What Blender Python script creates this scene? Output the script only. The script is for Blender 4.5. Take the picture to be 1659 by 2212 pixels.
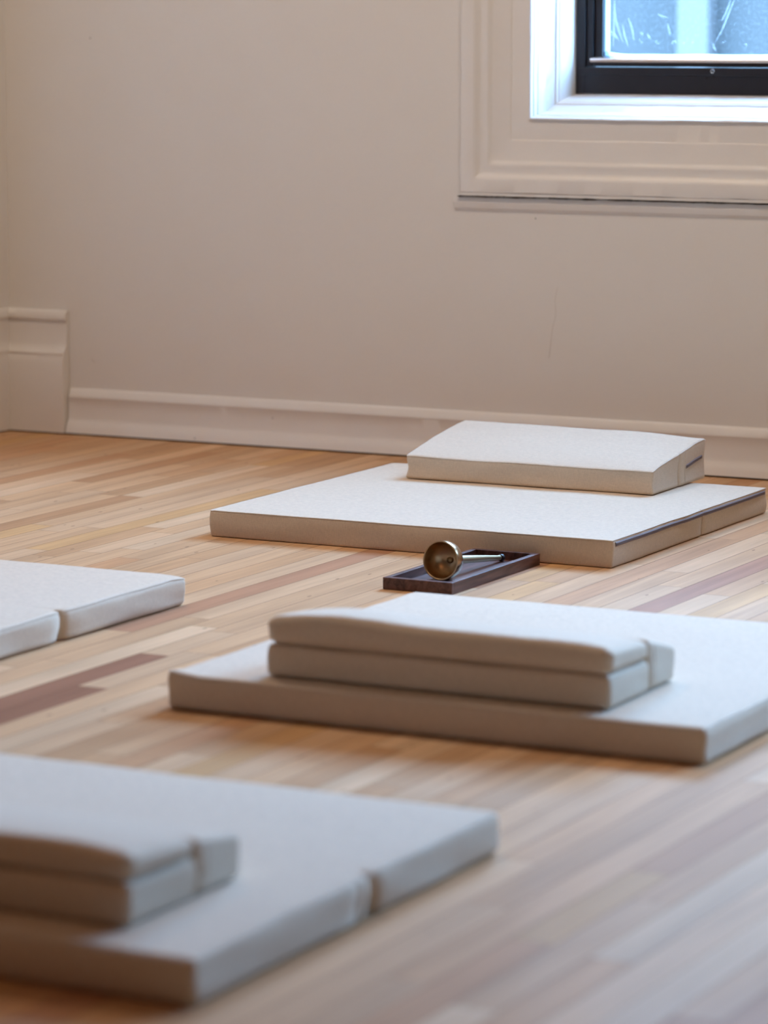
import bpy, bmesh, math, random
from mathutils import Vector, Matrix, noise
from math import radians as R, sin, cos, pi

S = bpy.context.scene
COL = S.collection
for o in list(bpy.data.objects):
    bpy.data.objects.remove(o)

# ------------------------------------------------------------------ camera
CAM_H = 1.08
PITCH = math.atan(1066 / 7255)
YAW = R(27.2)
cam = bpy.data.cameras.new('camera')
cam.sensor_fit = 'VERTICAL'
cam.sensor_height = 36.0
cam.lens = 36.0 * 7255 / 2212
cam.clip_start = 0.1
cam.dof.use_dof = True
cam.dof.focus_distance = 6.95
cam.dof.aperture_fstop = 3.35
camo = bpy.data.objects.new('camera', cam)
camo.location = (0, 0, CAM_H)
camo.rotation_euler = (pi / 2 - PITCH, 0, YAW)
COL.objects.link(camo)
S.camera = camo

# ------------------------------------------------------------------ world, lights, exposure
SKY = 39.0
W = bpy.data.worlds.new('sky')
S.world = W
W.use_nodes = True
bg = W.node_tree.nodes['Background']
bg.inputs[0].default_value = (0.415, 0.80, 1.37, 1)
bg.inputs[1].default_value = SKY
# sky brighter towards the horizon than overhead
_n, _l = W.node_tree.nodes, W.node_tree.links
_tc = _n.new('ShaderNodeTexCoord'); _sx = _n.new('ShaderNodeSeparateXYZ'); _l.new(_tc.outputs['Generated'], _sx.inputs[0])
_mr = _n.new('ShaderNodeMapRange')
_mr.inputs[1].default_value = 0.25; _mr.inputs[2].default_value = 0.75
_mr.inputs[3].default_value = SKY * 1.55; _mr.inputs[4].default_value = SKY * 0.45
_l.new(_sx.outputs[2], _mr.inputs[0]); _l.new(_mr.outputs[0], bg.inputs[1])

S.view_settings.view_transform = 'Standard'
S.view_settings.look = 'None'
S.view_settings.exposure = 0.07
S.view_settings.gamma = 1.0
S.view_settings.use_curve_mapping = False

WALL_Y = 7.43
XL, XR, YB, ZC = -4.93, 1.8, -3.0, 3.10          # room: left, right, near wall, ceiling
# openings: (x0, x1, z0, z1) of the black frame's outer edge in the far wall
WINS = [(-3.346, -2.25, 0.905, 2.72), (-1.62, -0.52, 0.905, 2.72), (0.10, 1.20, 0.905, 2.72)]
FILL_LAMPS = [(-4.0, 5.8), (-2.0, 5.8)]  # unseen fill lamps, added to brighten the window wall
LAMP_W = 22.0
WARM_W = 6.0  # added warm fill for the mat nearest the camera


def portal(loc, rot, sx, sy):
    l = bpy.data.lights.new('portal', 'AREA')
    l.shape = 'RECTANGLE'
    l.size, l.size_y = sx, sy
    l.cycles.is_portal = True
    o = bpy.data.objects.new('window_portal', l)
    o.location, o.rotation_euler = loc, rot
    COL.objects.link(o)


for (x0, x1, z0, z1) in WINS:
    portal(((x0 + x1) / 2, 7.62, (z0 + z1) / 2), (R(-90), 0, 0), x1 - x0, z1 - z0)

# ------------------------------------------------------------------ materials
MATS = {}


def nt(name):
    m = bpy.data.materials.new(name)
    m.use_nodes = True
    t = m.node_tree
    MATS[name] = m
    return m, t, t.nodes['Principled BSDF'], t.nodes, t.links


def simple(name, col, rough=0.5, metal=0.0, **kw):
    m, t, b, N, L = nt(name)
    b.inputs['Base Color'].default_value = (*col, 1)
    b.inputs['Roughness'].default_value = rough
    b.inputs['Metallic'].default_value = metal
    for k, v in kw.items():
        b.inputs[k].default_value = v
    return m


def paint(name, col, rough, scale=9.0, amt=0.04, bump=0.15, bscale=60, dist=0.001):
    """painted plaster or wood: slight blotches and brush relief"""
    m, t, b, N, L = nt(name)
    tc = N.new('ShaderNodeTexCoord')
    n1 = N.new('ShaderNodeTexNoise'); n1.inputs['Scale'].default_value = scale
    n1.inputs['Detail'].default_value = 4
    L.new(tc.outputs['Object'], n1.inputs['Vector'])
    mx = N.new('ShaderNodeMix'); mx.data_type = 'RGBA'
    mx.inputs[6].default_value = (*[c * (1 - amt) for c in col], 1)
    mx.inputs[7].default_value = (*[min(1, c * (1 + amt)) for c in col], 1)
    L.new(n1.outputs['Fac'], mx.inputs[0])
    L.new(mx.outputs[2], b.inputs['Base Color'])
    b.inputs['Roughness'].default_value = rough
    n2 = N.new('ShaderNodeTexNoise'); n2.inputs['Scale'].default_value = bscale
    n2.inputs['Detail'].default_value = 3
    L.new(tc.outputs['Object'], n2.inputs['Vector'])
    bp = N.new('ShaderNodeBump'); bp.inputs['Strength'].default_value = bump
    bp.inputs['Distance'].default_value = dist
    L.new(n2.outputs['Fac'], bp.inputs['Height'])
    L.new(bp.outputs['Normal'], b.inputs['Normal'])
    return m


M_WALL = paint('wall_paint', (0.77, 0.74, 0.70), 0.55, 2.2, 0.025, 0.35, 45, 0.002)
M_TRIM = paint('trim_paint', (0.79, 0.76, 0.725), 0.38, 14, 0.025, 0.45, 25, 0.002)
M_CEIL = paint('ceiling_paint', (0.72, 0.58, 0.44), 0.8)
M_BLACK = paint('black_frame_paint', (0.012, 0.010, 0.012), 0.38, 30, 0.4, 0.4, 50, 0.001)
M_GAP = simple('dark_gap', (0.012, 0.008, 0.006), 0.9)
M_DIRT = simple('dark_speck', (0.06, 0.045, 0.035), 0.9)


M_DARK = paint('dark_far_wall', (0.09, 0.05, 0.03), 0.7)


def fabric(name, col, rough=0.9):
    m, t, b, N, L = nt(name)
    tc = N.new('ShaderNodeTexCoord')
    # slubby threads: two stretched noises crossing each other
    acc = []
    for sc in ((110, 110, 1500), (900, 900, 110)):
        mp = N.new('ShaderNodeMapping'); mp.inputs['Scale'].default_value = sc
        L.new(tc.outputs['Object'], mp.inputs['Vector'])
        n = N.new('ShaderNodeTexNoise'); n.inputs['Scale'].default_value = 1.0
        n.inputs['Detail'].default_value = 2
        L.new(mp.outputs['Vector'], n.inputs['Vector'])
        acc.append(n)
    nb = N.new('ShaderNodeTexNoise'); nb.inputs['Scale'].default_value = 800
    nb.inputs['Detail'].default_value = 2
    L.new(tc.outputs['Object'], nb.inputs['Vector'])
    a = N.new('ShaderNodeMath'); a.operation = 'ADD'
    L.new(acc[0].outputs['Fac'], a.inputs[0]); L.new(acc[1].outputs['Fac'], a.inputs[1])
    a2 = N.new('ShaderNodeMath'); a2.operation = 'ADD'
    L.new(a.outputs[0], a2.inputs[0]); L.new(nb.outputs['Fac'], a2.inputs[1])
    mr = N.new('ShaderNodeMapRange')
    mr.inputs[1].default_value = 1.05; mr.inputs[2].default_value = 1.95
    L.new(a2.outputs[0], mr.inputs[0])
    mx = N.new('ShaderNodeMix'); mx.data_type = 'RGBA'
    mx.inputs[6].default_value = (*[c * 0.86 for c in col], 1)
    mx.inputs[7].default_value = (*[min(1, c * 1.12) for c in col], 1)
    L.new(mr.outputs[0], mx.inputs[0])
    L.new(mx.outputs[2], b.inputs['Base Color'])
    b.inputs['Roughness'].default_value = rough
    b.inputs['Specular IOR Level'].default_value = 0.2
    b.inputs['Sheen Weight'].default_value = 0.12
    b.inputs['Sheen Roughness'].default_value = 0.5
    # cloth wrinkle + weave bump
    nw = N.new('ShaderNodeTexNoise'); nw.inputs['Scale'].default_value = 18
    nw.inputs['Detail'].default_value = 3
    L.new(tc.outputs['Object'], nw.inputs['Vector'])
    b1 = N.new('ShaderNodeBump'); b1.inputs['Strength'].default_value = 0.35
    b1.inputs['Distance'].default_value = 0.004
    L.new(nw.outputs['Fac'], b1.inputs['Height'])
    b2 = N.new('ShaderNodeBump'); b2.inputs['Strength'].default_value = 0.35
    b2.inputs['Distance'].default_value = 0.0006
    L.new(a2.outputs[0], b2.inputs['Height']); L.new(b1.outputs['Normal'], b2.inputs['Normal'])
    L.new(b2.outputs['Normal'], b.inputs['Normal'])
    return m


M_LINEN = fabric('oatmeal_linen', (0.69, 0.555, 0.42))
M_SEAM = fabric('linen_seam', (0.74, 0.64, 0.53))
M_ZIP = simple('zipper_tape', (0.30, 0.235, 0.24), 0.75)
M_COIL = simple('zipper_coil', (0.13, 0.095, 0.10), 0.6)


def wood_floor():
    m, t, b, N, L = nt('maple_boards')
    at = N.new('ShaderNodeAttribute'); at.attribute_name = 'tone'
    uv = N.new('ShaderNodeUVMap'); uv.uv_map = 'board'
    sd = N.new('ShaderNodeAttribute'); sd.attribute_name = 'seed'
    # grain: long streaks along the board, shifted per board
    mp = N.new('ShaderNodeMapping'); mp.inputs['Scale'].default_value = (70, 2.6, 1)
    L.new(uv.outputs[0], mp.inputs['Vector'])
    ad = N.new('ShaderNodeVectorMath'); ad.operation = 'ADD'
    L.new(mp.outputs[0], ad.inputs[0]); L.new(sd.outputs['Color'], ad.inputs[1])
    g = N.new('ShaderNodeTexNoise'); g.inputs['Scale'].default_value = 1.0
    g.inputs['Detail'].default_value = 5; g.inputs['Distortion'].default_value = 0.6
    L.new(ad.outputs[0], g.inputs['Vector'])
    mp2 = N.new('ShaderNodeMapping'); mp2.inputs['Scale'].default_value = (16, 1.8, 1)
    L.new(uv.outputs[0], mp2.inputs['Vector'])
    ad2 = N.new('ShaderNodeVectorMath'); ad2.operation = 'ADD'
    L.new(mp2.outputs[0], ad2.inputs[0]); L.new(sd.outputs['Color'], ad2.inputs[1])
    g2 = N.new('ShaderNodeTexNoise'); g2.inputs['Scale'].default_value = 1.0
    g2.inputs['Detail'].default_value = 3
    L.new(ad2.outputs[0], g2.inputs['Vector'])
    r1 = N.new('ShaderNodeMapRange'); r1.inputs[1].default_value = 0.3; r1.inputs[2].default_value = 0.7
    r1.inputs[3].default_value = 0.90; r1.inputs[4].default_value = 1.08
    L.new(g.outputs['Fac'], r1.inputs[0])
    r2 = N.new('ShaderNodeMapRange'); r2.inputs[1].default_value = 0.3; r2.inputs[2].default_value = 0.7
    r2.inputs[3].default_value = 0.88; r2.inputs[4].default_value = 1.08
    L.new(g2.outputs['Fac'], r2.inputs[0])
    mu = N.new('ShaderNodeMath'); mu.operation = 'MULTIPLY'
    L.new(r1.outputs[0], mu.inputs[0]); L.new(r2.outputs[0], mu.inputs[1])
    sc = N.new('ShaderNodeVectorMath'); sc.operation = 'SCALE'
    L.new(at.outputs['Color'], sc.inputs[0]); L.new(mu.outputs[0], sc.inputs['Scale'])
    # small mineral specks
    sp = N.new('ShaderNodeTexVoronoi'); sp.inputs['Scale'].default_value = 1.0
    mp3 = N.new('ShaderNodeMapping'); mp3.inputs['Scale'].default_value = (22, 7, 1)
    L.new(uv.outputs[0], mp3.inputs['Vector'])
    ad3 = N.new('ShaderNodeVectorMath'); ad3.operation = 'ADD'
    L.new(mp3.outputs[0], ad3.inputs[0]); L.new(sd.outputs['Color'], ad3.inputs[1])
    L.new(ad3.outputs[0], sp.inputs['Vector'])
    ls = N.new('ShaderNodeMath'); ls.operation = 'LESS_THAN'; ls.inputs[1].default_value = 0.055
    L.new(sp.outputs['Distance'], ls.inputs[0])
    mx = N.new('ShaderNodeMix'); mx.data_type = 'RGBA'
    mx.inputs[7].default_value = (0.10, 0.05, 0.025, 1)
    ms = N.new('ShaderNodeMath'); ms.operation = 'MULTIPLY'; ms.inputs[1].default_value = 0.55
    L.new(ls.outputs[0], ms.inputs[0]); L.new(ms.outputs[0], mx.inputs[0])
    L.new(sc.outputs[0], mx.inputs[6])
    L.new(mx.outputs[2], b.inputs['Base Color'])
    b.inputs['Roughness'].default_value = 0.6
    b.inputs['Specular IOR Level'].default_value = 0.05
    b.inputs['Coat Weight'].default_value = 0.045
    b.inputs['Coat Roughness'].default_value = 0.14
    bp = N.new('ShaderNodeBump'); bp.inputs['Strength'].default_value = 0.12
    bp.inputs['Distance'].default_value = 0.0015
    L.new(g.outputs['Fac'], bp.inputs['Height'])
    L.new(bp.outputs['Normal'], b.inputs['Normal'])
    return m


M_FLOOR = wood_floor()


def walnut():
    m, t, b, N, L = nt('walnut')
    tc = N.new('ShaderNodeTexCoord')
    mp = N.new('ShaderNodeMapping'); mp.inputs['Scale'].default_value = (90, 7, 90)
    L.new(tc.outputs['Object'], mp.inputs['Vector'])
    n = N.new('ShaderNodeTexNoise'); n.inputs['Scale'].default_value = 1; n.inputs['Detail'].default_value = 4
    n.inputs['Distortion'].default_value = 0.8
    L.new(mp.outputs[0], n.inputs['Vector'])
    cr = N.new('ShaderNodeValToRGB')
    cr.color_ramp.elements[0].position = 0.3; cr.color_ramp.elements[0].color = (0.045, 0.014, 0.010, 1)
    cr.color_ramp.elements[1].position = 0.75; cr.color_ramp.elements[1].color = (0.19, 0.085, 0.065, 1)
    L.new(n.outputs['Fac'], cr.inputs[0]); L.new(cr.outputs[0], b.inputs['Base Color'])
    b.inputs['Roughness'].default_value = 0.42
    return m


M_WALNUT = walnut()
M_BRONZE = simple('aged_bronze', (0.42, 0.27, 0.15), 0.23, 1.0)
M_BRONZE_IN = paint('bronze_inside', (0.56, 0.40, 0.24), 0.34, 60, 0.35, 0.2, 200, 0.0005)
MATS['bronze_inside'].node_tree.nodes['Principled BSDF'].inputs['Metallic'].default_value = 1.0
M_BRASS = simple('brass_handle', (0.42, 0.33, 0.20), 0.4, 1.0)
M_CHROME = simple('chrome', (0.85, 0.86, 0.88), 0.08, 1.0)
M_CLEAR = simple('clear_rubber', (0.95, 0.97, 1.0), 0.05, 0.0, **{'Transmission Weight': 0.9})


def glass_mat():
    """window glass: lets daylight straight through, weak mirror, a dusting of dirt"""
    m, t, b, N, L = nt('window_glass')
    N.remove(b)
    out = N['Material Output']
    tr = N.new('ShaderNodeBsdfTransparent'); tr.inputs[0].default_value = (0.93, 0.97, 1.0, 1)
    gl = N.new('ShaderNodeBsdfGlossy'); gl.inputs['Roughness'].default_value = 0.02
    fr = N.new('ShaderNodeFresnel'); fr.inputs[0].default_value = 1.3
    m1 = N.new('ShaderNodeMixShader')
    L.new(fr.outputs[0], m1.inputs[0]); L.new(tr.outputs[0], m1.inputs[1]); L.new(gl.outputs[0], m1.inputs[2])
    tl = N.new('ShaderNodeBsdfTranslucent'); tl.inputs[0].default_value = (0.8, 0.85, 0.9, 1)
    tc = N.new('ShaderNodeTexCoord')
    n = N.new('ShaderNodeTexNoise'); n.inputs['Scale'].default_value = 140; n.inputs['Detail'].default_value = 4
    n.inputs['Roughness'].default_value = 0.7
    L.new(tc.outputs['Object'], n.inputs['Vector'])
    mr = N.new('ShaderNodeMapRange'); mr.inputs[1].default_value = 0.5; mr.inputs[2].default_value = 0.85
    mr.inputs[3].default_value = 0.003; mr.inputs[4].default_value = 0.09
    L.new(n.outputs['Fac'], mr.inputs[0])
    m2 = N.new('ShaderNodeMixShader')
    L.new(mr.outputs[0], m2.inputs[0]); L.new(m1.outputs[0], m2.inputs[1]); L.new(tl.outputs[0], m2.inputs[2])
    L.new(m2.outputs[0], out.inputs[0])
    return m


def film_mat():
    m, t, b, N, L = nt('plastic_film')
    N.remove(b)
    out = N['Material Output']
    tr = N.new('ShaderNodeBsdfTransparent')
    tl = N.new('ShaderNodeBsdfTranslucent'); tl.inputs[0].default_value = (0.85, 0.9, 0.95, 1)
    mi = N.new('ShaderNodeMixShader'); mi.inputs[0].default_value = 0.10
    L.new(tr.outputs[0], mi.inputs[1]); L.new(tl.outputs[0], mi.inputs[2]); L.new(mi.outputs[0], out.inputs[0])
    return m


M_GLASS = glass_mat()
M_FILM = film_mat()
M_TAPE = simple('white_sealing_tape', (0.85, 0.87, 0.88), 0.5, 0.0, **{'Transmission Weight': 0.0})


def outside_mat():
    m, t, b, N, L = nt('blue_siding')
    tc = N.new('ShaderNodeTexCoord')
    sx = N.new('ShaderNodeSeparateXYZ'); L.new(tc.outputs['Object'], sx.inputs[0])
    cb = N.new('ShaderNodeCombineXYZ'); L.new(sx.outputs[0], cb.inputs[0])
    n = N.new('ShaderNodeTexNoise'); n.inputs['Scale'].default_value = 1.7; n.inputs['Detail'].default_value = 2
    L.new(cb.outputs[0], n.inputs['Vector'])
    cr = N.new('ShaderNodeValToRGB')
    cr.color_ramp.elements[0].position = 0.35; cr.color_ramp.elements[0].color = (0.0125, 0.0130, 0.0125, 1)
    cr.color_ramp.elements[1].position = 0.65; cr.color_ramp.elements[1].color = (0.024, 0.0215, 0.019, 1)
    L.new(n.outputs['Fac'], cr.inputs[0]); L.new(cr.outputs[0], b.inputs['Base Color'])
    b.inputs['Roughness'].default_value = 0.9
    b.inputs['Specular IOR Level'].default_value = 0.1
    return m


M_OUT = outside_mat()
M_OUTP = simple('pale_post', (0.023, 0.019, 0.0165), 0.9)
M_GROUND = simple('outside_ground', (0.12, 0.12, 0.12), 0.95)
M_LAMP = simple('fill_lamp_body', (0.8, 0.78, 0.74), 0.5)


# ------------------------------------------------------------------ mesh helpers
def link(name, bm, mat, parent=None, smooth=True):
    me = bpy.data.meshes.new(name)
    bmesh.ops.recalc_face_normals(bm, faces=bm.faces)
    bm.to_mesh(me); bm.free()
    if smooth:
        for p in me.polygons:
            p.use_smooth = True
    me.materials.append(mat)
    o = bpy.data.objects.new(name, me)
    COL.objects.link(o)
    if parent:
        o.parent = parent
    return o


def structure(o, label=None):
    o['kind'] = 'structure'
    if label:
        o['label'] = label
    return o


def thing(name, label, cat, loc=(0, 0, 0), rz=0.0, group=None):
    o = bpy.data.objects.new(name, None)
    o.empty_display_size = 0.05
    o.location = loc; o.rotation_euler = (0, 0, rz)
    o['label'] = label; o['category'] = cat
    if group:
        o['group'] = group
    COL.objects.link(o)
    return o


def box(bm, x0, x1, y0, y1, z0, z1):
    v = [bm.verts.new(p) for p in ((x0, y0, z0), (x1, y0, z0), (x1, y1, z0), (x0, y1, z0),
                                   (x0, y0, z1), (x1, y0, z1), (x1, y1, z1), (x0, y1, z1))]
    for f in ((0, 3, 2, 1), (4, 5, 6, 7), (0, 1, 5, 4), (1, 2, 6, 5), (2, 3, 7, 6), (3, 0, 4, 7)):
        bm.faces.new([v[i] for i in f])
    return v


def bevel(bm, w, seg=2):
    bmesh.ops.bevel(bm, geom=bm.edges[:], offset=w, segments=seg, profile=0.6, affect='EDGES')


def tube(bm, pts, rad, n=8, cap=True):
    """tube along points; rad is a number or a list"""
    pts = [Vector(p) for p in pts]
    rings = []
    for i, p in enumerate(pts):
        a = pts[max(0, i - 1)]; b = pts[min(len(pts) - 1, i + 1)]
        d = (b - a).normalized()
        up = Vector((0, 0, 1)) if abs(d.z) < 0.9 else Vector((1, 0, 0))
        s = d.cross(up).normalized(); t = s.cross(d)
        rr = rad[i] if isinstance(rad, (list, tuple)) else rad
        rings.append([bm.verts.new(p + (s * cos(2 * pi * k / n) + t * sin(2 * pi * k / n)) * rr) for k in range(n)])
    for a, b in zip(rings, rings[1:]):
        for k in range(n):
            bm.faces.new((a[k], a[(k + 1) % n], b[(k + 1) % n], b[k]))
    if cap:
        bm.faces.new(rings[0]); bm.faces.new(rings[-1])


def sweep(bm, prof, x0, x1):
    """extrude a closed (y, z) profile along x"""
    a = [bm.verts.new((x0, y, z)) for y, z in prof]
    b = [bm.verts.new((x1, y, z)) for y, z in prof]
    n = len(prof)
    for i in range(n):
        bm.faces.new((a[i], a[(i + 1) % n], b[(i + 1) % n], b[i]))
    bm.faces.new(a); bm.faces.new(b)


def ruff(bm, amp, scale, seed=0):
    """hand-painted unevenness"""
    for v in bm.verts:
        p = v.co * scale + Vector((seed, seed * 2.3, 0))
        v.co += noise.noise_vector(p) * amp


# ------------------------------------------------------------------ room shell
def wall_with_holes(name, holes, label):
    bm = bmesh.new()
    X0, X1 = XL - 0.25, XR + 0.25
    xs = [X0]
    for h in sorted(holes):
        xs += [h[0], h[1]]
    xs.append(X1)
    ZT = ZC + 0.2
    Y0, Y1 = WALL_Y, WALL_Y + 0.30
    for i in range(0, len(xs), 2):
        box(bm, xs[i], xs[i + 1], Y0, Y1, -0.1, ZT)
    for h in holes:
        box(bm, h[0], h[1], Y0, Y1, -0.1, h[2])
        box(bm, h[0], h[1], Y0, Y1, h[3], ZT)
    bmesh.ops.remove_doubles(bm, verts=bm.verts, dist=1e-5)
    o = link(name, bm, M_WALL, smooth=False)
    return structure(o, label)


OPEN = 0.066        # the rough opening lies this far outside the black frame's edge
holes = [(a - OPEN, b + OPEN, c - OPEN, d + OPEN) for a, b, c, d in WINS]
wall_with_holes('wall_back', holes, 'beige painted plaster wall behind the mats')

bm = bmesh.new(); box(bm, XL - 0.25, XL, YB, WALL_Y, -0.1, ZC + 0.2)
structure(link('wall_left', bm, M_WALL, smooth=False), 'left wall meeting the window wall')
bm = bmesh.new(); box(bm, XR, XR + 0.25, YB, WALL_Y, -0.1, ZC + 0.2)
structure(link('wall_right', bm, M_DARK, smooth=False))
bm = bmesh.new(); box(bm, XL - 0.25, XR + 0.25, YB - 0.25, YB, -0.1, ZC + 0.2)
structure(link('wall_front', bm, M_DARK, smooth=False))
bm = bmesh.new(); box(bm, XL, XR, YB, WALL_Y, ZC, ZC + 0.2)
structure(link('ceiling', bm, M_CEIL, smooth=False))

# shallow plaster chase in the left corner (rounded arris)
CH_X = -4.742
CH_Y = WALL_Y - 0.003
bm = bmesh.new()
prof = [(XL, CH_Y)]
for k in range(13):
    a = k / 12
    prof.append((CH_X - 0.05 + 0.10 * a, CH_Y + 0.0031 * (a * a * (3 - 2 * a))))
lo = [bm.verts.new((x, y, 0.0)) for x, y in prof]
hi = [bm.verts.new((x, y, ZC)) for x, y in prof]
for i in range(len(prof) - 1):
    bm.faces.new((lo[i], lo[i + 1], hi[i + 1], hi[i]))
structure(link("wall_corner", bm, M_WALL, smooth=True), 'shallow boxed-out corner of the wall')


# ---- tall block baseboard of the boxed-out corner, continuing along the left wall
def tall_profile():
    # (protrusion from wall, z)
    return [(0.0, 0.325), (0.010, 0.322), (0.017, 0.312), (0.018, 0.301), (0.012, 0.297), (0.011, 0.290), (0.011, 0.238),
            (0.013, 0.228), (0.022, 0.219), (0.026, 0.212), (0.024, 0.207), (0.028, 0.196), (0.030, 0.185),
            (0.031, 0.10), (0.031, 0.03), (0.032, 0.004), (0.0, 0.004)]


def rough_board(name, fn, x0, x1, nseg, prof, amp, seed, label=None):
    """baseboard swept in nseg steps with hand-painted unevenness; fn maps (s, protrusion, z)"""
    bm = bmesh.new()
    rings = []
    for i in range(nseg + 1):
        s = x0 + (x1 - x0) * i / nseg
        rg = []
        for (p, z) in prof:
            q = Vector((s * 9 + seed, p * 60, z * 22))
            dz = noise.noise(q) * amp * 0.6
            dp = noise.noise(q + Vector((7, 3, 1))) * amp
            if p <= 0.0001:
                dp = 0
            if z < 0.01:
                dz = 0
            rg.append(bm.verts.new(fn(s, p + dp, z + dz)))
        rings.append(rg)
    n = len(prof)
    for a, b in zip(rings, rings[1:]):
        for k in range(n):
            bm.faces.new((a[k], a[(k + 1) % n], b[(k + 1) % n], b[k]))
    bm.faces.new(rings[0]); bm.faces.new(rings[-1])
    o = link(name, bm, M_TRIM, smooth=True)
    m = o.modifiers.new('e', 'EDGE_SPLIT'); m.split_angle = R(38)
    return structure(o, label)


TP = tall_profile()
rough_board('baseboard_corner', lambda s, p, z: (s, CH_Y - p, z),
            XL, CH_X - 0.004, 90, TP, 0.0040, 3, 'tall lumpy painted baseboard block in the left corner')
rough_board('baseboard_left', lambda s, p, z: (XL + p * 0.5, s, z), YB, CH_Y, 120, TP, 0.0022, 9)

# main baseboard
MP = [(0.0, 0.121), (0.004, 0.1195), (0.007, 0.116), (0.011, 0.104), (0.0135, 0.0985), (0.0135, 0.097), (0.0125, 0.0955),
      (0.0135, 0.07), (0.0145, 0.045), (0.017, 0.036), (0.022, 0.028), (0.027, 0.016), (0.030, 0.0045), (0.0, 0.0045)]
rough_board('baseboard_back', lambda s, p, z: (s, WALL_Y - p, z), CH_X - 0.001, XR, 420, MP, 0.0007, 21,
            'beige painted baseboard along the window wall')
rough_board('baseboard_right', lambda s, p, z: (XR - p, s, z), YB, WALL_Y, 80, MP, 0.0007, 27)
# open dark joint under the baseboards
bm = bmesh.new()
box(bm, XL + 0.001, XR, WALL_Y - 0.024, WALL_Y - 0.001, 0.0003, 0.0044)
o = link('trim_1', bm, M_GAP, smooth=False); structure(o, 'dark open joint under the baseboard')


# ---- floor: every board a raised face, tone stored per board
def floor():
    rnd = random.Random(11)
    bw = 0.058
    gap = 0.00055
    bm = bmesh.new()
    uvl = bm.loops.layers.uv.new('board')
    tl = bm.loops.layers.float_color.new('tone')
    sl = bm.loops.layers.float_color.new('seed')
    tones = [((0.590, 0.355, 0.195), 30), ((0.625, 0.390, 0.225), 24), ((0.560, 0.322, 0.168), 20),
             ((0.525, 0.285, 0.145), 10), ((0.665, 0.435, 0.262), 9), ((0.600, 0.345, 0.160), 4), ((0.46, 0.235, 0.130), 3)]
    bag = [t for t, n in tones for _ in range(n)]
    # boards the photograph shows darkest: (x, y0, y1, tone)
    spec = [(-2.945, 4.15, 4.86, (0.33, 0.15, 0.085)), (-2.885, 4.05, 4.57, (0.30, 0.135, 0.075)),
            (-2.36, 5.55, 6.42, (0.43, 0.22, 0.13))]

    def quad(x0, x1, y0, y1, z, tone, sd):
        v = [bm.verts.new(p) for p in ((x0, y0, z), (x1, y0, z), (x1, y1, z), (x0, y1, z))]
        f = bm.faces.new(v)
        for l, (a, b) in zip(f.loops, ((x0, y0), (x1, y0), (x1, y1), (x0, y1))):
            l[uvl].uv = (a, b)
            l[tl] = (*tone, 1)
            l[sl] = (*sd, 1)

    x = XL
    x_off = 0.012
    x -= x_off
    while x < XR:
        xa, xb = x, x + bw
        y = YB - rnd.uniform(0, 0.6)
        cuts = []
        row_spec = [s for s in spec if xa <= s[0] < xb]
        while y < WALL_Y:
            L = rnd.choice((0.3, 0.42, 0.55, 0.7, 0.85, 1.0, 1.3))* rnd.uniform(0.85, 1.15)
            cuts.append((y, y + L, None)); y += L
        for s in row_spec:
            new = []
            for (a, b, t) in cuts:
                if b <= s[1] or a >= s[2]:
                    new.append((a, b, t)); continue
                if a < s[1]:
                    new.append((a, s[1], t))
                if b > s[2]:
                    new.append((s[2], b, t))
            new.append((s[1], s[2], s[3]))
            cuts = sorted(new, key=lambda c: c[0])
        for (a, b, t) in cuts:
            a = max(a, YB); b2 = min(b, WALL_Y)
            if b2 - a < 0.01:
                continue
            tone = t or rnd.choice(bag)
            k = rnd.uniform(0.93, 1.06)
            tone = tuple(c * k for c in tone)
            quad(max(xa, XL) + gap, min(xb, XR) - gap, a + gap * 0.8, b2 - gap * 0.8, 0.0, tone,
                 (rnd.uniform(0, 90), rnd.uniform(0, 90), rnd.uniform(0, 90)))
        x += bw
    # slab under the boards; the open joints show it
    g = 0.0016
    quad(XL, XR, YB, WALL_Y, -g, (0.05, 0.025, 0.012), (0, 0, 0))
    me = bpy.data.meshes.new('floor')
    bm.to_mesh(me); bm.free()
    me.materials.append(M_FLOOR)
    o = bpy.data.objects.new('floor', me)
    COL.objects.link(o)
    structure(o, 'narrow maple strip floor with mixed pale and reddish boards')


floor()


# ------------------------------------------------------------------ windows
# moulding profile: (distance outside the black frame's edge, Y)
WP = [(-0.004, 7.552), (0.0, 7.552), (0.007, 7.549), (0.010, 7.535), (0.014, 7.515), (0.019, 7.498), (0.024, 7.488), (0.027, 7.486),
      (0.0275, 7.481), (0.031, 7.479), (0.032, 7.480), (0.0335, 7.477), (0.048, 7.460), (0.050, 7.450), (0.0525, 7.436),
      (0.0545, 7.430), (0.056, 7.430), (0.0575, 7.418), (0.060, 7.416), (0.0615, 7.404), (0.0645, 7.402), (0.066, 7.409),
      (0.115, 7.4105), (0.117, 7.4092), (0.120, 7.4088), (0.164, 7.4092), (0.169, 7.4075), (0.175, 7.4035), (0.179, 7.4028),
      (0.184, 7.4038), (0.194, 7.4045), (0.198, 7.4035), (0.204, 7.3998), (0.210, 7.3960), (0.214, 7.3955), (0.243, 7.3960),
      (0.245, 7.3972), (0.246, 7.4235)]
PLATE = (0.281, 0.2525)


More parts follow.
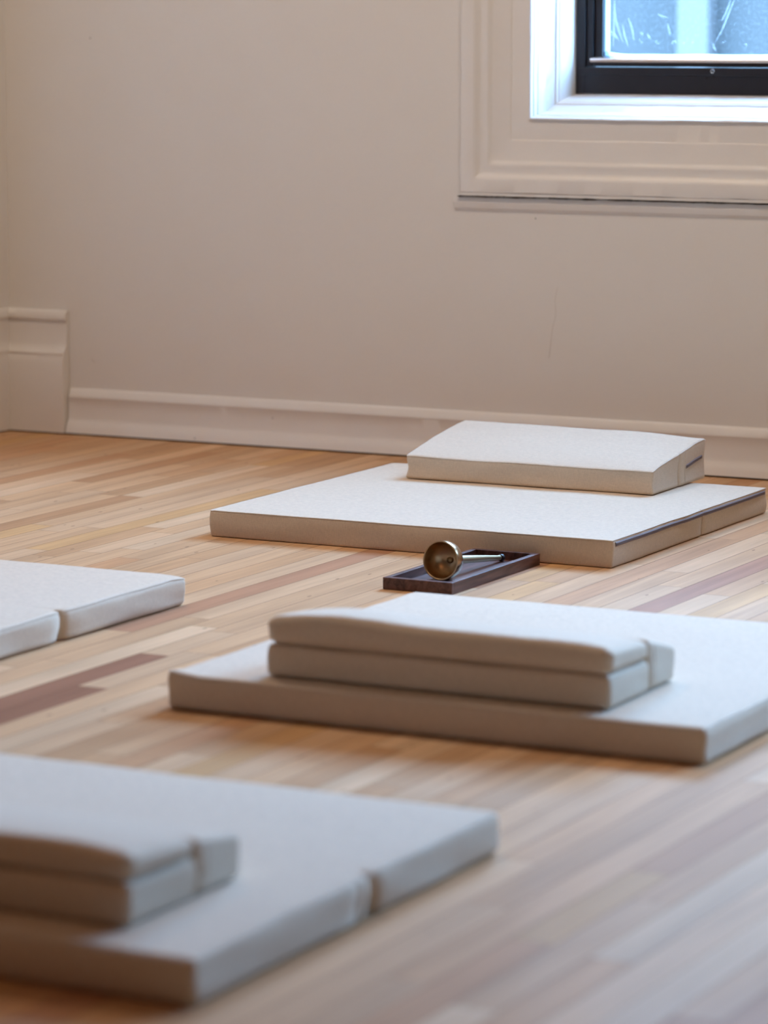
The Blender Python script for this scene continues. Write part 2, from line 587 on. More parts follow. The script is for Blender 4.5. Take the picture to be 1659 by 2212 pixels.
def frame_sweep(bm, rect, prof, n=60, amp=0.0, seed=0):
    """mitred picture-frame sweep round rect; prof is (offset outward, Y)"""
    x0, x1, z0, z1 = rect
    corners = [(x0, z0, -1, -1), (x1, z0, 1, -1), (x1, z1, 1, 1), (x0, z1, -1, 1)]
    for c in range(4):
        ax, az, sx, sz = corners[c]
        bx, bz, tx, tz = corners[(c + 1) % 4]
        rows = []
        for i in range(n + 1):
            f = i / n
            row = []
            for (o, y) in prof:
                px = (ax + sx * o) * (1 - f) + (bx + tx * o) * f
                pz = (az + sz * o) * (1 - f) + (bz + tz * o) * f
                w = noise.noise(Vector((px * 16 + seed, o * 180, pz * 16))) * amp
                w2 = noise.noise(Vector((px * 70 + seed, o * 300 + 5, pz * 70))) * amp * 0.5
                if c in (0, 2):
                    pz += (w + w2) * (1 if 0 < i < n else 0)
                else:
                    px += (w + w2) * (1 if 0 < i < n else 0)
                row.append(bm.verts.new((px, y + w * 0.6 * (1 if 0 < i < n else 0), pz)))
            rows.append(row)
        for a, b in zip(rows, rows[1:]):
            for k in range(len(prof) - 1):
                bm.faces.new((a[k], a[k + 1], b[k + 1], b[k]))


def make_window(i, rect):
    x0, x1, z0, z1 = rect
    root = bpy.data.objects.new('window_%d' % i, None)
    root.location = (-0.0075, 0.016, 0)
    COL.objects.link(root)
    structure(root, 'window with black inner frame and moulded beige casing' if i == 1 else None)
    bm = bmesh.new()
    frame_sweep(bm, rect, WP, 110 if i == 1 else 8, 0.0013, i * 7)
    bmesh.ops.remove_doubles(bm, verts=bm.verts, dist=1e-5)
    o = link('casing', bm, M_TRIM, root)
    m = o.modifiers.new('e', 'EDGE_SPLIT'); m.split_angle = R(32)
    # thin backing plate behind the casing
    bm = bmesh.new()
    a, b = PLATE
    box(bm, x0 - a, x0 - 0.2, 7.4245, 7.4305, z0 - b, z1 + b)
    box(bm, x1 + 0.2, x1 + a, 7.4245, 7.4305, z0 - b, z1 + b)
    box(bm, x0 - 0.2, x1 + 0.2, 7.4245, 7.4305, z0 - b, z0 - 0.2)
    box(bm, x0 - 0.2, x1 + 0.2, 7.4245, 7.4305, z1 + 0.2, z1 + b)
    link('backing_plate', bm, M_TRIM, root, smooth=False)
    # bottom fascia closing the casing, apron under the open joint
    bm = bmesh.new()
    box(bm, x0 - 0.246, x1 + 0.246, 7.3972, 7.4245, z0 - 0.2530, z0 - 0.2458)
    link('fascia', bm, M_TRIM, root, smooth=False)
    bm = bmesh.new()
    pr = [(7.4155, z0 - 0.2562), (7.4030, z0 - 0.2562), (7.4030, z0 - 0.270), (7.4070, z0 - 0.283), (7.4155, z0 - 0.2925)]
    sweep(bm, pr, x0 - 0.268, x1 + 0.268)
    link('apron', bm, M_TRIM, root, smooth=False)
    # ragged open joint
    bm = bmesh.new()
    n = 240
    zc = z0 - 0.2546
    prev = None
    for k in range(n + 1):
        x = x0 - 0.255 + (x1 - x0 + 0.51) * k / n
        t = 0.0015 + 0.0015 * abs(noise.noise(Vector((x * 60, 3.1, 0)))) + 0.0008 * noise.noise(Vector((x * 22, 9.1, 0)))
        if noise.noise(Vector((x * 35, 1.7, 4))) > 0.42 or x < x0 - 0.25:
            t = 0.0002
        c = zc + 0.0006 * noise.noise(Vector((x * 30, 0, 2)))
        a_ = bm.verts.new((x, 7.3955, c - t)); b_ = bm.verts.new((x, 7.3955, c + t))
        c_ = bm.verts.new((x, 7.42, c - t)); d_ = bm.verts.new((x, 7.42, c + t))
        if prev:
            bm.faces.new((prev[0], a_, b_, prev[1])); bm.faces.new((prev[2], c_, a_, prev[0]))
            bm.faces.new((prev[1], b_, d_, prev[3]))
        prev = (a_, b_, c_, d_)
    link('open_joint', bm, M_GAP, root, smooth=False)
    if i == 1:
        bm = bmesh.new()
        tube(bm, [(x0 - 0.271, 7.4235, z0 - 0.256), (x0 - 0.277, 7.4235, z0 - 0.264), (x0 - 0.281, 7.4290, z0 - 0.272)], [0.0009, 0.0016, 0.0006], 6)
        link('crack', bm, M_GAP, root, smooth=False)
    # black outer frame: wide flat bottom rail, stiles
    F = 7.545
    bm = bmesh.new()

    def ring(d0, d1, y0, y1, b0=None, b1=None):
        """rectangular ring between inset d0 and d1 (bottom insets b0, b1)"""
        b0 = d0 if b0 is None else b0
        b1 = d1 if b1 is None else b1
        box(bm, x0 + d0, x0 + d1, y0, y1, z0 + b0, z1 - d0)
        box(bm, x1 - d1, x1 - d0, y0, y1, z0 + b0, z1 - d0)
        box(bm, x0 + d1, x1 - d1, y0, y1, z0 + b0, z0 + b1)
        box(bm, x0 + d1, x1 - d1, y0, y1, z1 - d1, z1 - d0)
    ring(-0.006, 0.018, F, F + 0.07, -0.006, 0.058)
    bevel(bm, 0.0012, 2)
    ruff(bm, 0.0008, 30, 2)
    link('outer_frame', bm, M_BLACK, root, smooth=False)
    # raised strip on the bottom rail + plate and screws
    bm = bmesh.new()
    box(bm, x0 + 0.002, x1 - 0.002, F - 0.003, F + 0.002, z0 + 0.040, z0 + 0.0555)
    bevel(bm, 0.001, 2)
    link('rail_strip', bm, M_BLACK, root, smooth=False)
    bm = bmesh.new()
    box(bm, x0 + 0.37, x0 + 0.60, F - 0.0055, F - 0.003, z0 + 0.039, z0 + 0.0575)
    bevel(bm, 0.0008, 2)
    link('catch_plate', bm, M_BLACK, root, smooth=False)
    bm = bmesh.new()
    ringp = [(x0 + 0.352 + 0.0042 * cos(t), F - 0.004, z0 + 0.0505 + 0.0042 * sin(t)) for t in [2 * pi * k / 16 for k in range(17)]]
    tube(bm, ringp, 0.0011, 6)
    link('screw', bm, M_CHROME, root)
    for q in ((0.336, 0.034), (0.354, 0.038)):
        bm = bmesh.new()
        tube(bm, [(x0 + q[0], F - 0.0012, z0 + q[1]), (x0 + q[0], F + 0.002, z0 + q[1])], 0.0022, 8)
        link('screw_hole', bm, M_GAP, root)
    # sash: recessed channel, sash bar with rounded bead
    bm = bmesh.new()
    ring(0.0195, 0.036, F + 0.006, F + 0.06, 0.060, 0.075)
    bevel(bm, 0.002, 2)
    link('sash', bm, M_BLACK, root, smooth=False)
    bm = bmesh.new()
    pr = [(F + 0.002, 0.070), (F + 0.001, 0.0755), (F + 0.003, 0.0790), (F + 0.009, 0.0825), (F + 0.018, 0.0840), (F + 0.018, 0.070)]
    sweep(bm, [(y, z0 + z) for y, z in pr], x0 + 0.030, x1 - 0.030)
    ob = link('glazing_bead', bm, simple_bead, root, smooth=False)
    bm = bmesh.new()
    ring(0.0375, 0.058, F + 0.014, F + 0.055, 0.0765, 0.0845)
    bevel(bm, 0.0015, 2)
    link('glazing_frame', bm, M_BLACK, root, smooth=False)
    # glass and the sealing film stretched over it
    bm = bmesh.new()
    gx0, gx1, gz0, gz1 = x0 + 0.056, x1 - 0.056, z0 + 0.083, z1 - 0.056
    v = [bm.verts.new(p) for p in ((gx0, F + 0.034, gz0), (gx1, F + 0.034, gz0), (gx1, F + 0.034, gz1), (gx0, F + 0.034, gz1))]
    bm.faces.new(v)
    link('pane', bm, M_GLASS, root, smooth=False)
    # white sealing tape along the glass edge
    bm = bmesh.new()
    nn = 60
    prev = None
    for k in range(nn + 1):
        z = gz0 + (gz1 - gz0) * k / nn
        w = 0.014 + 0.001 * noise.noise(Vector((z * 20, i, 0)))
        a_ = bm.verts.new((gx0, F + 0.031, z)); b_ = bm.verts.new((gx0 + w, F + 0.031, z))
        if prev:
            bm.faces.new((prev[0], prev[1], b_, a_))
        prev = (a_, b_)
    prev = None
    for k in range(nn + 1):
        x = gx0 + (gx1 - gx0) * k / nn
        w = 0.0065 + 0.0015 * noise.noise(Vector((x * 12, i, 3))) + 0.009 * math.exp(-(x - gx0) / 0.02)
        a_ = bm.verts.new((x, F + 0.030, gz0)); b_ = bm.verts.new((x, F + 0.030, gz0 + w))
        if prev:
            bm.faces.new((prev[0], a_, b_, prev[1]))
        prev = (a_, b_)
    link('sealing_tape', bm, M_TAPE2, root, smooth=False)
    if i == 1:
        bm = bmesh.new()
        X = lambda px: gx0 + (px - 1307) * 0.00112      # a strand's place across the pane, from the left edge
        Z = lambda py: gz0 + (122 - py) * 0.00112
        strands = [[(1331, 0), (1333, 40), (1340, 62), (1352, 92)], [(1329, 0), (1330, 60), (1329, 100)],
                   [(1350, 52), (1355, 75), (1364, 100)], [(1363, 38), (1372, 60), (1378, 88)],
                   [(1608, 0), (1596, 28), (1582, 62), (1566, 90)], [(1600, 0), (1588, 30), (1580, 45)],
                   [(1432, 30), (1444, 36), (1456, 38)], [(1455, 50), (1462, 76)],
                   [(1318, 64), (1330, 72), (1341, 86)], [(1320, 74), (1334, 76)],
                   [(1560, 98), (1568, 108)], [(1408, 72), (1416, 84)], [(1392, 68), (1398, 76)]]
        for s in strands:
            p = [(X(a), F + 0.0275, Z(b)) for a, b in s]
            q = []
            for a, b in zip(p, p[1:]):
                for k in range(5):
                    q.append([a[j] + (b[j] - a[j]) * k / 5 for j in range(3)])
            q.append(list(p[-1]))
            rr = [0.0004 + 0.0016 * sin(pi * (k + 0.5) / len(q)) for k in range(len(q))]
            tube(bm, q, rr, 6)
        rnd = random.Random(4)
        for (px, py) in ((1393, 89), (1431, 91), (1466, 91), (1473, 90), (1492, 92), (1515, 90), (1585, 90), (1637, 96), (1561, 93)):
            for d in range(3):
                c = Vector((X(px + rnd.uniform(-3, 3)), F + 0.027, Z(py + rnd.uniform(-3, 3))))
                bmesh.ops.create_icosphere(bm, subdivisions=1, radius=rnd.uniform(0.0012, 0.0024), matrix=Matrix.Translation(c))
        link('film_wrinkles', bm, M_WRINKLE, root)
    return root


simple_bead = simple('bead_sky_reflection', (0.62, 0.64, 0.68), 0.22, 0.9)  # pale metal stands in for the sky reflection on a black bead


def tape_mat(name, fac, op=1.0):
    m, t, b, N, L = nt(name)
    N.remove(b)
    out = N['Material Output']
    df = N.new('ShaderNodeBsdfDiffuse'); df.inputs[0].default_value = (0.8, 0.85, 0.9, 1)
    tl = N.new('ShaderNodeBsdfTranslucent'); tl.inputs[0].default_value = (0.75, 0.85, 0.9, 1)
    mi = N.new('ShaderNodeMixShader'); mi.inputs[0].default_value = fac
    L.new(df.outputs[0], mi.inputs[1]); L.new(tl.outputs[0], mi.inputs[2])
    tr = N.new('ShaderNodeBsdfTransparent')
    m2 = N.new('ShaderNodeMixShader'); m2.inputs[0].default_value = op
    L.new(tr.outputs[0], m2.inputs[1]); L.new(mi.outputs[0], m2.inputs[2])
    L.new(m2.outputs[0], out.inputs[0])
    return m


M_TAPE2 = tape_mat('sealing_tape', 0.75)
M_WRINKLE = tape_mat('film_wrinkle', 0.2, 0.22)

for i, r_ in enumerate(WINS):
    make_window(i + 1, r_)

# ------------------------------------------------------------------ outside
bm = bmesh.new()
OB = thing('neighbouring_building', 'blue building blurred behind the window glass', 'building', (0, 12.5, -3.0))
box(bm, -12, 8, 0.0, 1.0, 0.0, 6.6)
link('facade', bm, M_OUT, OB, smooth=False)
for xx, ww in ((-5.02, 0.13), (-4.42, 0.11), (-4.02, 0.07), (-5.62, 0.2), (-3.5, 0.15), (-2.5, 0.15)):
    bm = bmesh.new()
    box(bm, xx - ww / 2, xx + ww / 2, -0.08, 0.01, 0.0, 6.6)
    link('pilaster', bm, M_OUTP, OB, smooth=False)
bm = bmesh.new(); box(bm, -30, 30, 7.9, 40, -3.2, -3.0)
structure(link('ground', bm, M_GROUND, smooth=False))


# ------------------------------------------------------------------ guessed fill lamps added overhead, out of frame, to light wall and mats
for (x, y, pw, lc, w) in [(*FILL_LAMPS[0], LAMP_W, (1.0, 0.80, 0.62), 'bare mat at left'), (*FILL_LAMPS[1], LAMP_W, (1.0, 0.80, 0.62), 'tray and the two right mats'),
                          (-1.8, 1.8, WARM_W, (1.0, 0.42, 0.14), 'boards nearest the camera, glowing orange')]:
    t = thing('added_fill_light', 'added unseen fill light above the %s' % w, 'fill light', (x, y, ZC), 0, 'added fill lights above the room')
    bm = bmesh.new()
    bmesh.ops.create_cone(bm, cap_ends=True, segments=32, radius1=0.17, radius2=0.15, depth=0.03, matrix=Matrix.Translation((0, 0, -0.016)))
    link('base', bm, M_LAMP, t)
    l = bpy.data.lights.new('fill_bulb', 'AREA')
    l.shape = 'DISK'; l.size = 0.28
    l.energy = pw; l.color = lc
    o = bpy.data.objects.new('fill_bulb', l)
    o.location = (0, 0, -0.04); o.parent = t
    COL.objects.link(o)


# ------------------------------------------------------------------ padded cloth blocks
def axis_coords(L, r, step, extra=()):
    c = [0, r * 0.12, r * 0.3, r * 0.55, r * 0.8, r, r * 1.3, r * 1.8]
    pts = set(round(v, 5) for v in c) | set(round(L - v, 5) for v in c)
    n = max(2, int(round((L - 3.6 * r) / step)))
    for i in range(1, n):
        pts.add(round(1.8 * r + (L - 3.6 * r) * i / n, 5))
    for e, w in extra:
        for d in (-1.6, -1, -0.6, -0.3, 0, 0.3, 0.6, 1, 1.6):
            q = e + d * w
            if 0 < q < L:
                pts.add(round(q, 5))
    return sorted(pts)


class Pad:
    """cloth-covered foam block; local box [0,sx]x[0,sy]x[0,h], then its height follows top(x, y) and its skin is puffed"""

    def __init__(s, sx, sy, h, r, top=None, seed=0.0, puff=0.003, wob=0.003, notch=(), tips=(), step=0.03, waist=0.0, slant=None, vw=0.7):
        s.vw = vw
        s.sx, s.sy, s.h, s.r = sx, sy, h, r
        s.top = top or (lambda x, y: h)
        s.seed, s.puff, s.wob, s.notch, s.tips, s.step, s.waist, s.slant = seed, puff, wob, notch, tips, step, waist, slant

    def warp(s, p):
        x, y, z = p
        H = s.top(min(max(x, 0), s.sx), min(max(y, 0), s.sy))
        f = min(max(z / s.h, 0), 1)
        zz = z * H / s.h
        # crown in the middle of the top
        ex = min(x, s.sx - x); ey = min(y, s.sy - y)
        e = max(0.0, min(ex, ey))
        crown = s.puff * (1 - math.exp(-e / 0.05))
        n = noise.noise(Vector((x * 7 + s.seed, y * 7, 0))) * s.wob + noise.noise(Vector((x * 22, y * 22 + s.seed, 4))) * s.wob * 0.3
        zz += f * f * (crown + n * s.vw)
        # side faces belly and waver
        b = sin(pi * f) * s.puff * 0.8 - sin(pi * f) * s.waist
        wx = max(0.0, abs(x - s.sx / 2) / (s.sx / 2)) ** 14 * (1 if x > s.sx / 2 else -1)
        wy = max(0.0, abs(y - s.sy / 2) / (s.sy / 2)) ** 14 * (1 if y > s.sy / 2 else -1)
        nx = noise.noise(Vector((y * 8 + s.seed, f * 2.0, 8))) * s.wob + noise.noise(Vector((y * 30 + s.seed, f * 3, 2))) * s.wob * 0.3
        ny = noise.noise(Vector((x * 6 + s.seed, f * 1.6, 3))) * s.wob + noise.noise(Vector((x * 25 + s.seed, f * 2.5, 5))) * s.wob * 0.25
        x2 = x + wx * (b + nx)
        y2 = y + wy * (b + ny)
        if s.slant:
            y2 += s.slant(x, y, f)
        # vertical creases pinched into the right-hand side
        for (yc, w, depth, spread) in s.notch:
            ww = w * (1 + spread * (1 - f))
            g = math.exp(-((y - yc) / ww) ** 2)
            if wx > 0:
                x2 -= wx * g * depth * (0.55 + 0.45 * (1 - f))
            zz -= f * g * depth * 0.08 * max(0, wx)
        for (tx, ty, lift) in s.tips:
            d = math.hypot(x - tx, y - ty)
            zz += f * lift * math.exp(-(d / 0.028) ** 2)
        return Vector((x2, y2, max(zz, 0.0)))

    def rounded(s, p):
        r = s.r
        L = (s.sx, s.sy, s.h)
        q = [min(max(p[i], r), L[i] - r) for i in range(3)]
        d = Vector((p[0] - q[0], p[1] - q[1], p[2] - q[2]))
        m = max(abs(d.x), abs(d.y), abs(d.z))
        if d.length > 1e-9 and m > 1e-9:
            d = d.normalized() * r if sum(1 for k in d if abs(k) > 1e-6) > 1 else d
        return (q[0] + d.x, q[1] + d.y, q[2] + d.z)

    def mesh(s):
        bm = bmesh.new()
        ex = [(n[0], n[1]) for n in s.notch]
        xs = axis_coords(s.sx, s.r, s.step)
        ys = axis_coords(s.sy, s.r, s.step, ex)
        nz = axis_coords(s.h, min(s.r, s.h * 0.2), 0.008)
        cache = {}

        def V(i, j, k):
            key = (i, j, k)
            if key not in cache:
                cache[key] = bm.verts.new(s.warp(s.rounded((xs[i], ys[j], nz[k]))))
            return cache[key]
        a, b, c = len(xs) - 1, len(ys) - 1, len(nz) - 1
        for i in range(a):
            for j in range(b):
                bm.faces.new((V(i, j, c), V(i + 1, j, c), V(i + 1, j + 1, c), V(i, j + 1, c)))
                bm.faces.new((V(i, j, 0), V(i, j + 1, 0), V(i + 1, j + 1, 0), V(i + 1, j, 0)))
        for i in range(a):
            for k in range(c):
                bm.faces.new((V(i, 0, k), V(i + 1, 0, k), V(i + 1, 0, k + 1), V(i, 0, k + 1)))
                bm.faces.new((V(i, b, k), V(i, b, k + 1), V(i + 1, b, k + 1), V(i + 1, b, k)))
        for j in range(b):
            for k in range(c):
                bm.faces.new((V(0, j, k), V(0, j, k + 1), V(0, j + 1, k + 1), V(0, j + 1, k)))
                bm.faces.new((V(a, j, k), V(a, j + 1, k), V(a, j + 1, k + 1), V(a, j, k + 1)))
        return bm

    def line(s, pts, out=0.0, n=60):
        """points on the skin following box-space polyline pts"""
        res = []
        for a, b in zip(pts, pts[1:]):
            a, b = Vector(a), Vector(b)
            m = max(2, int((b - a).length / 0.012))
            for k in range(m):
                p = a.lerp(b, k / m)
                res.append(s.warp(s.rounded(p)) + Vector((0, 0, 0)))
        res.append(s.warp(s.rounded(pts[-1])))
        return res


def seam_loop(pad, z, out=0.0006):
    sx, sy = pad.sx, pad.sy
    r = pad.r * 0.3
    pts = [(0, 0, z), (sx, 0, z), (sx, sy, z), (0, sy, z), (0, 0, z)]
    c = Vector((sx / 2, sy / 2, 0))
    res = []
    for p in pad.line(pts):
        d = Vector((0, 0, out if z > pad.h / 2 else 0))
        if p.x < 0.03 * sx: d.x -= out
        if p.x > 0.97 * sx: d.x += out
        if p.y < 0.03 * sy: d.y -= out
        if p.y > 0.97 * sy: d.y += out
        res.append(p + d)
    return res


def add_pad(name, pad, off, parent, seam=True, low=False):
    o = link(name, pad.mesh(), M_LINEN, parent)
    o.location = off
    if seam:
        bm = bmesh.new()
        tube(bm, seam_loop(pad, pad.h - 0.0004), 0.0010, 6, cap=False)
        if low:
            tube(bm, seam_loop(pad, pad.r * 0.8), 0.0008, 6, cap=False)
        link('seam', bm, M_SEAM, o)
    return o


def zipper(pad, parent, pts, width=0.011):
    """tape with two coils following the side face"""
    path = pad.line(pts)
    bm = bmesh.new()
    prev = None
    for p in path:
        a = bm.verts.new(p + Vector((0.0012, 0, -width / 2))); b = bm.verts.new(p + Vector((0.0016, 0, width / 2)))
        c = bm.verts.new(p + Vector((-0.003, 0, width / 2))); d = bm.verts.new(p + Vector((-0.003, 0, -width / 2)))
        if prev:
            for i in range(4):
                bm.faces.new((prev[i], prev[(i + 1) % 4], (a, b, c, d)[(i + 1) % 4], (a, b, c, d)[i]))
        prev = (a, b, c, d)
    z = link('zipper', bm, M_ZIP, parent)
    bm = bmesh.new()
    tube(bm, [p + Vector((0.0018, 0, width * 0.2)) for p in path], width * 0.085, 6)
    tube(bm, [p + Vector((0.0018, 0, -width * 0.2)) for p in path], width * 0.085, 6)
    link('zipper_coil', bm, M_COIL, z)
    return z


T = 0.0560
MAT_GROUP = None


def make_mat(x0, x1, y0, y1, label, seed, notch, tips=(), zipped=False, rz=0.0, wob=0.003, h=T, r=0.007):
    t = thing('meditation_mat', label, 'mat', (x0, y0, 0.0), rz)
    pad = Pad(x1 - x0, y1 - y0, h, r, seed=seed, notch=notch, tips=tips, wob=wob, puff=0.0012, step=0.035, vw=0.25)
    body = add_pad('mat_cover', pad, (0, 0, 0.0004), t)
    if zipped:
        zipper(pad, body, [(pad.sx, 0.012, h - 0.0095), (pad.sx, pad.sy - 0.012, h - 0.0095)], 0.0088)
    return t


make_mat(-3.525, -2.603, 6.055, 6.91, 'off-white linen floor mat nearest the wall with a zipper along its side',
         1.3, [(0.478, 0.0035, 0.010, 0.2)], zipped=True, r=0.005)
make_mat(-2.688, -1.775, 4.478, 5.345, 'off-white linen floor mat below the wooden tray, in the middle right, under a folded cushion',
         5.1, [(0.47, 0.0045, 0.008, 0.2)], tips=[(0.0, 0.0, 0.007)], wob=0.0035, r=0.010)
make_mat(-2.745, -1.822, 3.085, 3.878, 'blurred off-white linen floor mat closest to the camera at lower left, under a folded cushion',
         9.7, [(0.428, 0.0055, 0.020, 0.3), (0.395, 0.004, 0.004, 0.2)], wob=0.0035, r=0.011)
make_mat(-4.06, -3.142, 4.44, 5.312, 'bare grey-beige linen floor mat at the left edge with nothing on it',
         14.2, [(0.446, 0.005, 0.024, 0.7)], tips=[(0.918, 0.872, -0.004)], wob=0.0045, r=0.012)


# ------------------------------------------------------------------ wedge cushion on the far mat
TOPZ = T + 0.0032


def wedge_cushion():
    sx, sy = 0.60, 0.305
    t = thing('meditation_cushion', 'smooth single wedge cushion alone on the far mat, short zipper on its end',
              'cushion', (-3.372, 6.667, TOPZ))

    def top(x, y):
        f = y / sy
        h = 0.050 + 0.052 * (f ** 0.85) - 0.012 * max(0, f - 0.8) ** 2 * 25 * 0.4
        # right rear corner slumps a little
        h -= 0.008 * math.exp(-((x - sx) / 0.10) ** 2) * f
        h += 0.002 * math.exp(-((x - 0.05) / 0.08) ** 2) * f
        return h
    pad = Pad(sx, sy, 0.05, 0.005, top=top, seed=3.3, puff=0.003, wob=0.003, step=0.016,
              notch=[(0.150, 0.004, 0.004, 0.1)],
              waist=0.005)
    body = add_pad('cushion_cover', pad, (0, 0, 0), t)
    # vertical stitch lines on the end face
    for yy in (0.150, 0.186):
        bm = bmesh.new()
        tube(bm, [p + Vector((0.0003, 0, 0)) for p in pad.line([(sx, yy, 0.004), (sx, yy, 0.0465)])], 0.0008, 6)
        link('stitching', bm, M_SEAM, body)
    zipper(pad, body, [(sx, 0.192, 0.0245), (sx, 0.285, 0.0285)], 0.0085)


wedge_cushion()


# ------------------------------------------------------------------ folded two-layer cushions
def folded_cushion(x0, y0, sx, label, seed, rz=0.0, hu=0.047, ht=0.013, r0=0.082, r1=0.029):
    t = thing('meditation_cushion', label, 'cushion', (x0, y0, TOPZ), rz)
    D = 0.152
    low = Pad(sx, D, 0.050, 0.008, seed=seed, puff=0.003, wob=0.003, step=0.02, waist=0.001)
    add_pad('lower_layer', low, (0, 0, 0), t, seam=False)

    def top(x, y):
        f = y / D
        h = hu - ht * f
        h += 0.006 * math.exp(-((x - sx * 0.22) / 0.10) ** 2) - 0.004 * math.exp(-((x - 0.0) / 0.05) ** 2)
        h -= 0.004 * math.exp(-((x - sx) / 0.05) ** 2)
        return h
    up = Pad(sx - 0.004, D, 0.047, 0.015, top=top, seed=seed + 4, puff=0.004, wob=0.0045, step=0.02)
    add_pad('upper_layer', up, (0.002, 0.0, 0.0508), t, seam=False)

    def top2(x, y):
        f = y / 0.108
        return r0 - r1 * f
    rear = Pad(sx - 0.002, 0.108, 0.07, 0.009, top=top2, seed=seed + 8, puff=0.002, wob=0.003, step=0.02)
    rb = add_pad('rear_block', rear, (0.0, D + 0.0022, 0), t, seam=False)
    for yy in (0.010, 0.024):
        bm = bmesh.new()
        tube(bm, [p + Vector((0.0003, 0, 0)) for p in rear.line([(rear.sx, yy, 0.006), (rear.sx, yy, 0.064)])], 0.0009, 6)
        link('stitching', bm, M_SEAM, rb)
    return t


folded_cushion(-2.532, 4.523, 0.585, 'folded two-layer cushion on the mat below the wooden tray, well lit from behind', 2.0)
folded_cushion(-2.536, 3.157, 0.588, 'blurred folded cushion cut off by the left edge, on the closest mat', 31.0, hu=0.041, ht=0.016, r0=0.070, r1=0.015)


# ------------------------------------------------------------------ tray and hand bell
def tray():
    x0, x1, y0, y1, h, w = -2.897, -2.750, 5.632, 6.032, 0.0235, 0.0115
    t = thing('wooden_tray', 'narrow dark walnut tray on the floor between the two right mats, holding a bell', 'tray', ((x0 + x1) / 2, (y0 + y1) / 2, 0))
    hx, hy = (x1 - x0) / 2, (y1 - y0) / 2
    bm = bmesh.new(); box(bm, -hx + w * 0.5, hx - w * 0.5, -hy + w * 0.5, hy - w * 0.5, 0.001, 0.007)
    link('base', bm, M_WALNUT, t, smooth=False)
    for (a, b, c, d) in ((-hx, hx, -hy, -hy + w), (-hx, hx, hy - w, hy), (-hx, -hx + w, -hy + w, hy - w), (hx - w, hx, -hy + w, hy - w)):
        bm = bmesh.new(); box(bm, a, b, c, d, 0.0004, h)
        bevel(bm, 0.0008, 2)
        link('side', bm, M_WALNUT, t, smooth=False)
    for (x, y) in ((-0.052, -0.158), (0.036, -0.110), (0.040, -0.060)):
        bm = bmesh.new(); bmesh.ops.create_uvsphere(bm, u_segments=16, v_segments=10, radius=0.004, matrix=Matrix.Translation((x, y, 0.0108)))
        link('bumper', bm, M_CLEAR, t)
    return t


tray()


def lathe(bm, prof, n=64):
    """revolve (radius, height) round the local z axis"""
    rings = []
    for (r, z) in prof:
        if r < 1e-6:
            rings.append([bm.verts.new((0, 0, z))])
        else:
            rings.append([bm.verts.new((r * cos(2 * pi * k / n), r * sin(2 * pi * k / n), z)) for k in range(n)])
    for a, b in zip(rings, rings[1:]):
        for k in range(n):
            k2 = (k + 1) % n
            if len(a) == 1 and len(b) == 1:
                continue
            if len(a) == 1:
                bm.faces.new((a[0], b[k2], b[k]))
            elif len(b) == 1:
                bm.faces.new((a[k], a[k2], b[0]))
            else:
                bm.faces.new((a[k], a[k2], b[k2], b[k]))


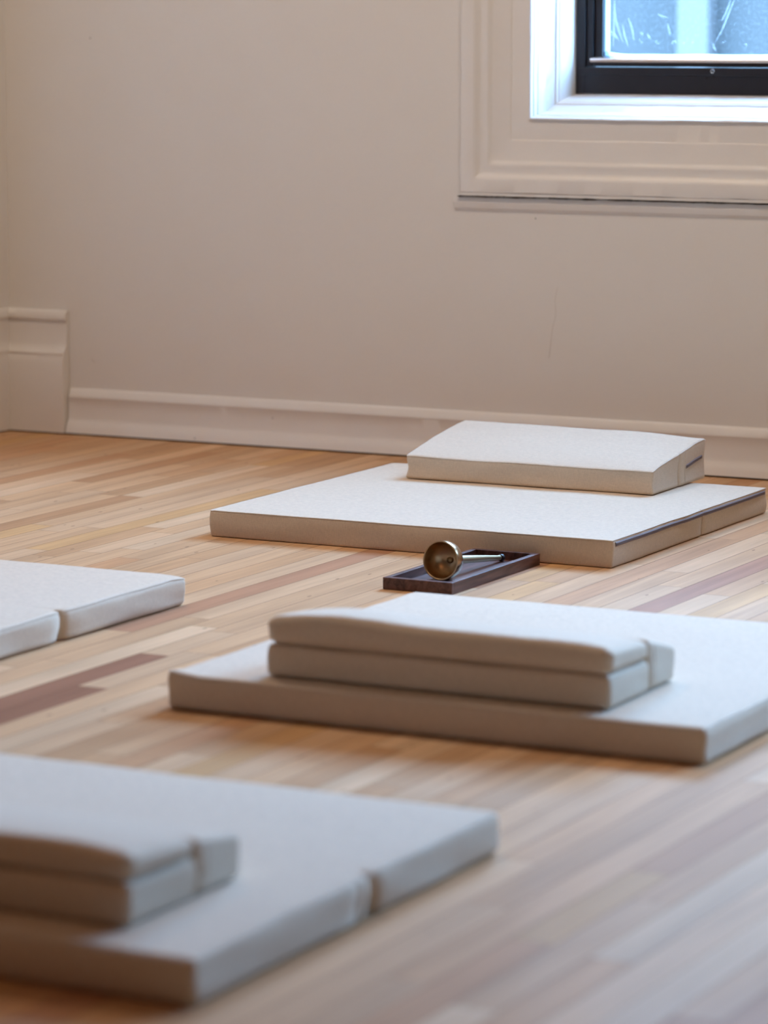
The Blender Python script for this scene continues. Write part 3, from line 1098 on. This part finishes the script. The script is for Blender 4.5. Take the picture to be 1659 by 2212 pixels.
def hand_bell():
    # local z = axis, mouth at z = 0 looking towards -z, handle towards +z
    bell = thing('hand_bell', 'bronze bowl bell with a slim brass handle, lying in the walnut tray, mouth forward', 'bell')
    Rr = 0.0385
    out = [(Rr - 0.0004, 0.0), (Rr, 0.0012), (Rr, 0.010), (Rr - 0.0005, 0.018), (Rr - 0.0025, 0.026), (Rr - 0.0075, 0.0345),
           (Rr - 0.015, 0.0405), (Rr - 0.025, 0.0435), (0.006, 0.0445), (0.0, 0.0445)]
    inn = [(0.0, 0.0405), (0.008, 0.040), (Rr - 0.024, 0.0385), (Rr - 0.0155, 0.0355), (Rr - 0.0095, 0.0305), (Rr - 0.0052, 0.023),
           (Rr - 0.0036, 0.015), (Rr - 0.0032, 0.006), (Rr - 0.0030, 0.0006), (Rr - 0.0024, -0.0002), (Rr - 0.0004, 0.0)]
    bm = bmesh.new(); lathe(bm, out)
    b = link('bowl', bm, M_BRONZE, bell)
    bm = bmesh.new(); lathe(bm, inn)
    link('bowl_inside', bm, M_BRONZE_IN, b)
    bm = bmesh.new(); lathe(bm, [(0, -0.0), (0.006, 0.0008), (0.0062, 0.002), (0.0, 0.0045)], 24)
    o = link('bolt_head', bm, M_BRASS, b); o.location = (0, 0, 0.0368)
    bm = bmesh.new()
    lathe(bm, [(0, 0.044), (0.0095, 0.0442), (0.0105, 0.047), (0.0080, 0.050), (0.0075, 0.056), (0.0098, 0.059), (0.0102, 0.063), (0.0082, 0.067), (0, 0.0672)], 32)
    link('ferrule', bm, M_CHROME, bell)
    bm = bmesh.new()
    lathe(bm, [(0, 0.0668), (0.0072, 0.067), (0.0078, 0.075), (0.0080, 0.100), (0.0072, 0.150), (0.0062, 0.20), (0.0052, 0.246),
               (0.0056, 0.252), (0, 0.254)], 32)
    h = link('handle', bm, M_BRASS, bell)
    bm = bmesh.new()
    lathe(bm, [(0, 0.2535), (0.0058, 0.2538), (0.0072, 0.258), (0.0072, 0.264), (0.0045, 0.269), (0, 0.270)], 32)
    link('end_cap', bm, M_BLACK, h)
    # lay down: axis towards +Y, tilting down; rim and tip touch the tray floor (z = 0.007)
    tilt = math.asin((0.0385 - 0.0074) / 0.262)
    ax = Vector((0.03, cos(tilt), -sin(tilt))).normalized()
    q = Vector((0, 0, 1)).rotation_difference(ax)
    bell.rotation_mode = 'QUATERNION'
    bell.rotation_quaternion = q
    bell.location = (-2.826, 5.737, 0.0076 + 0.0383)
    return bell


hand_bell()


# ------------------------------------------------------------------ scuffs, specks and hairline cracks on the wall
def wall_mark(name, pts, rad, mat, y=WALL_Y):
    bm = bmesh.new()
    tube(bm, [(x, y - 0.0001, z) for x, z in pts], rad, 5)
    o = link(name, bm, mat); structure(o)
    return o


M_HAIR = simple('hairline', (0.58, 0.52, 0.46), 0.9)
wall_mark('trim_2', [(-3.345, 0.435), (-3.352, 0.405), (-3.349, 0.37), (-3.358, 0.335), (-3.362, 0.30), (-3.367, 0.262)], 0.0004, M_HAIR)
wall_mark('trim_3', [(-4.678, 0.200), (-4.668, 0.190)], 0.0009, M_HAIR)
bm = bmesh.new()
for (x, z) in ((-3.405, 0.600), (-3.44, 0.853 - 0.002), (-4.67, 1.03)):
    yy = WALL_Y if x != -3.442 else 7.41
    bmesh.ops.create_icosphere(bm, subdivisions=1, radius=0.0018, matrix=Matrix.Translation((x, yy, z)))
for (x, z, y) in ((-4.13, 0.075, WALL_Y - 0.0135), (-3.49, 0.085, WALL_Y - 0.0135), (-4.35, 0.012, WALL_Y - 0.030), (-3.62, 0.03, WALL_Y - 0.020)):
    bmesh.ops.create_icosphere(bm, subdivisions=1, radius=0.0016, matrix=Matrix.Translation((x, y, z)))
o = link('trim_4', bm, M_DIRT); structure(o)
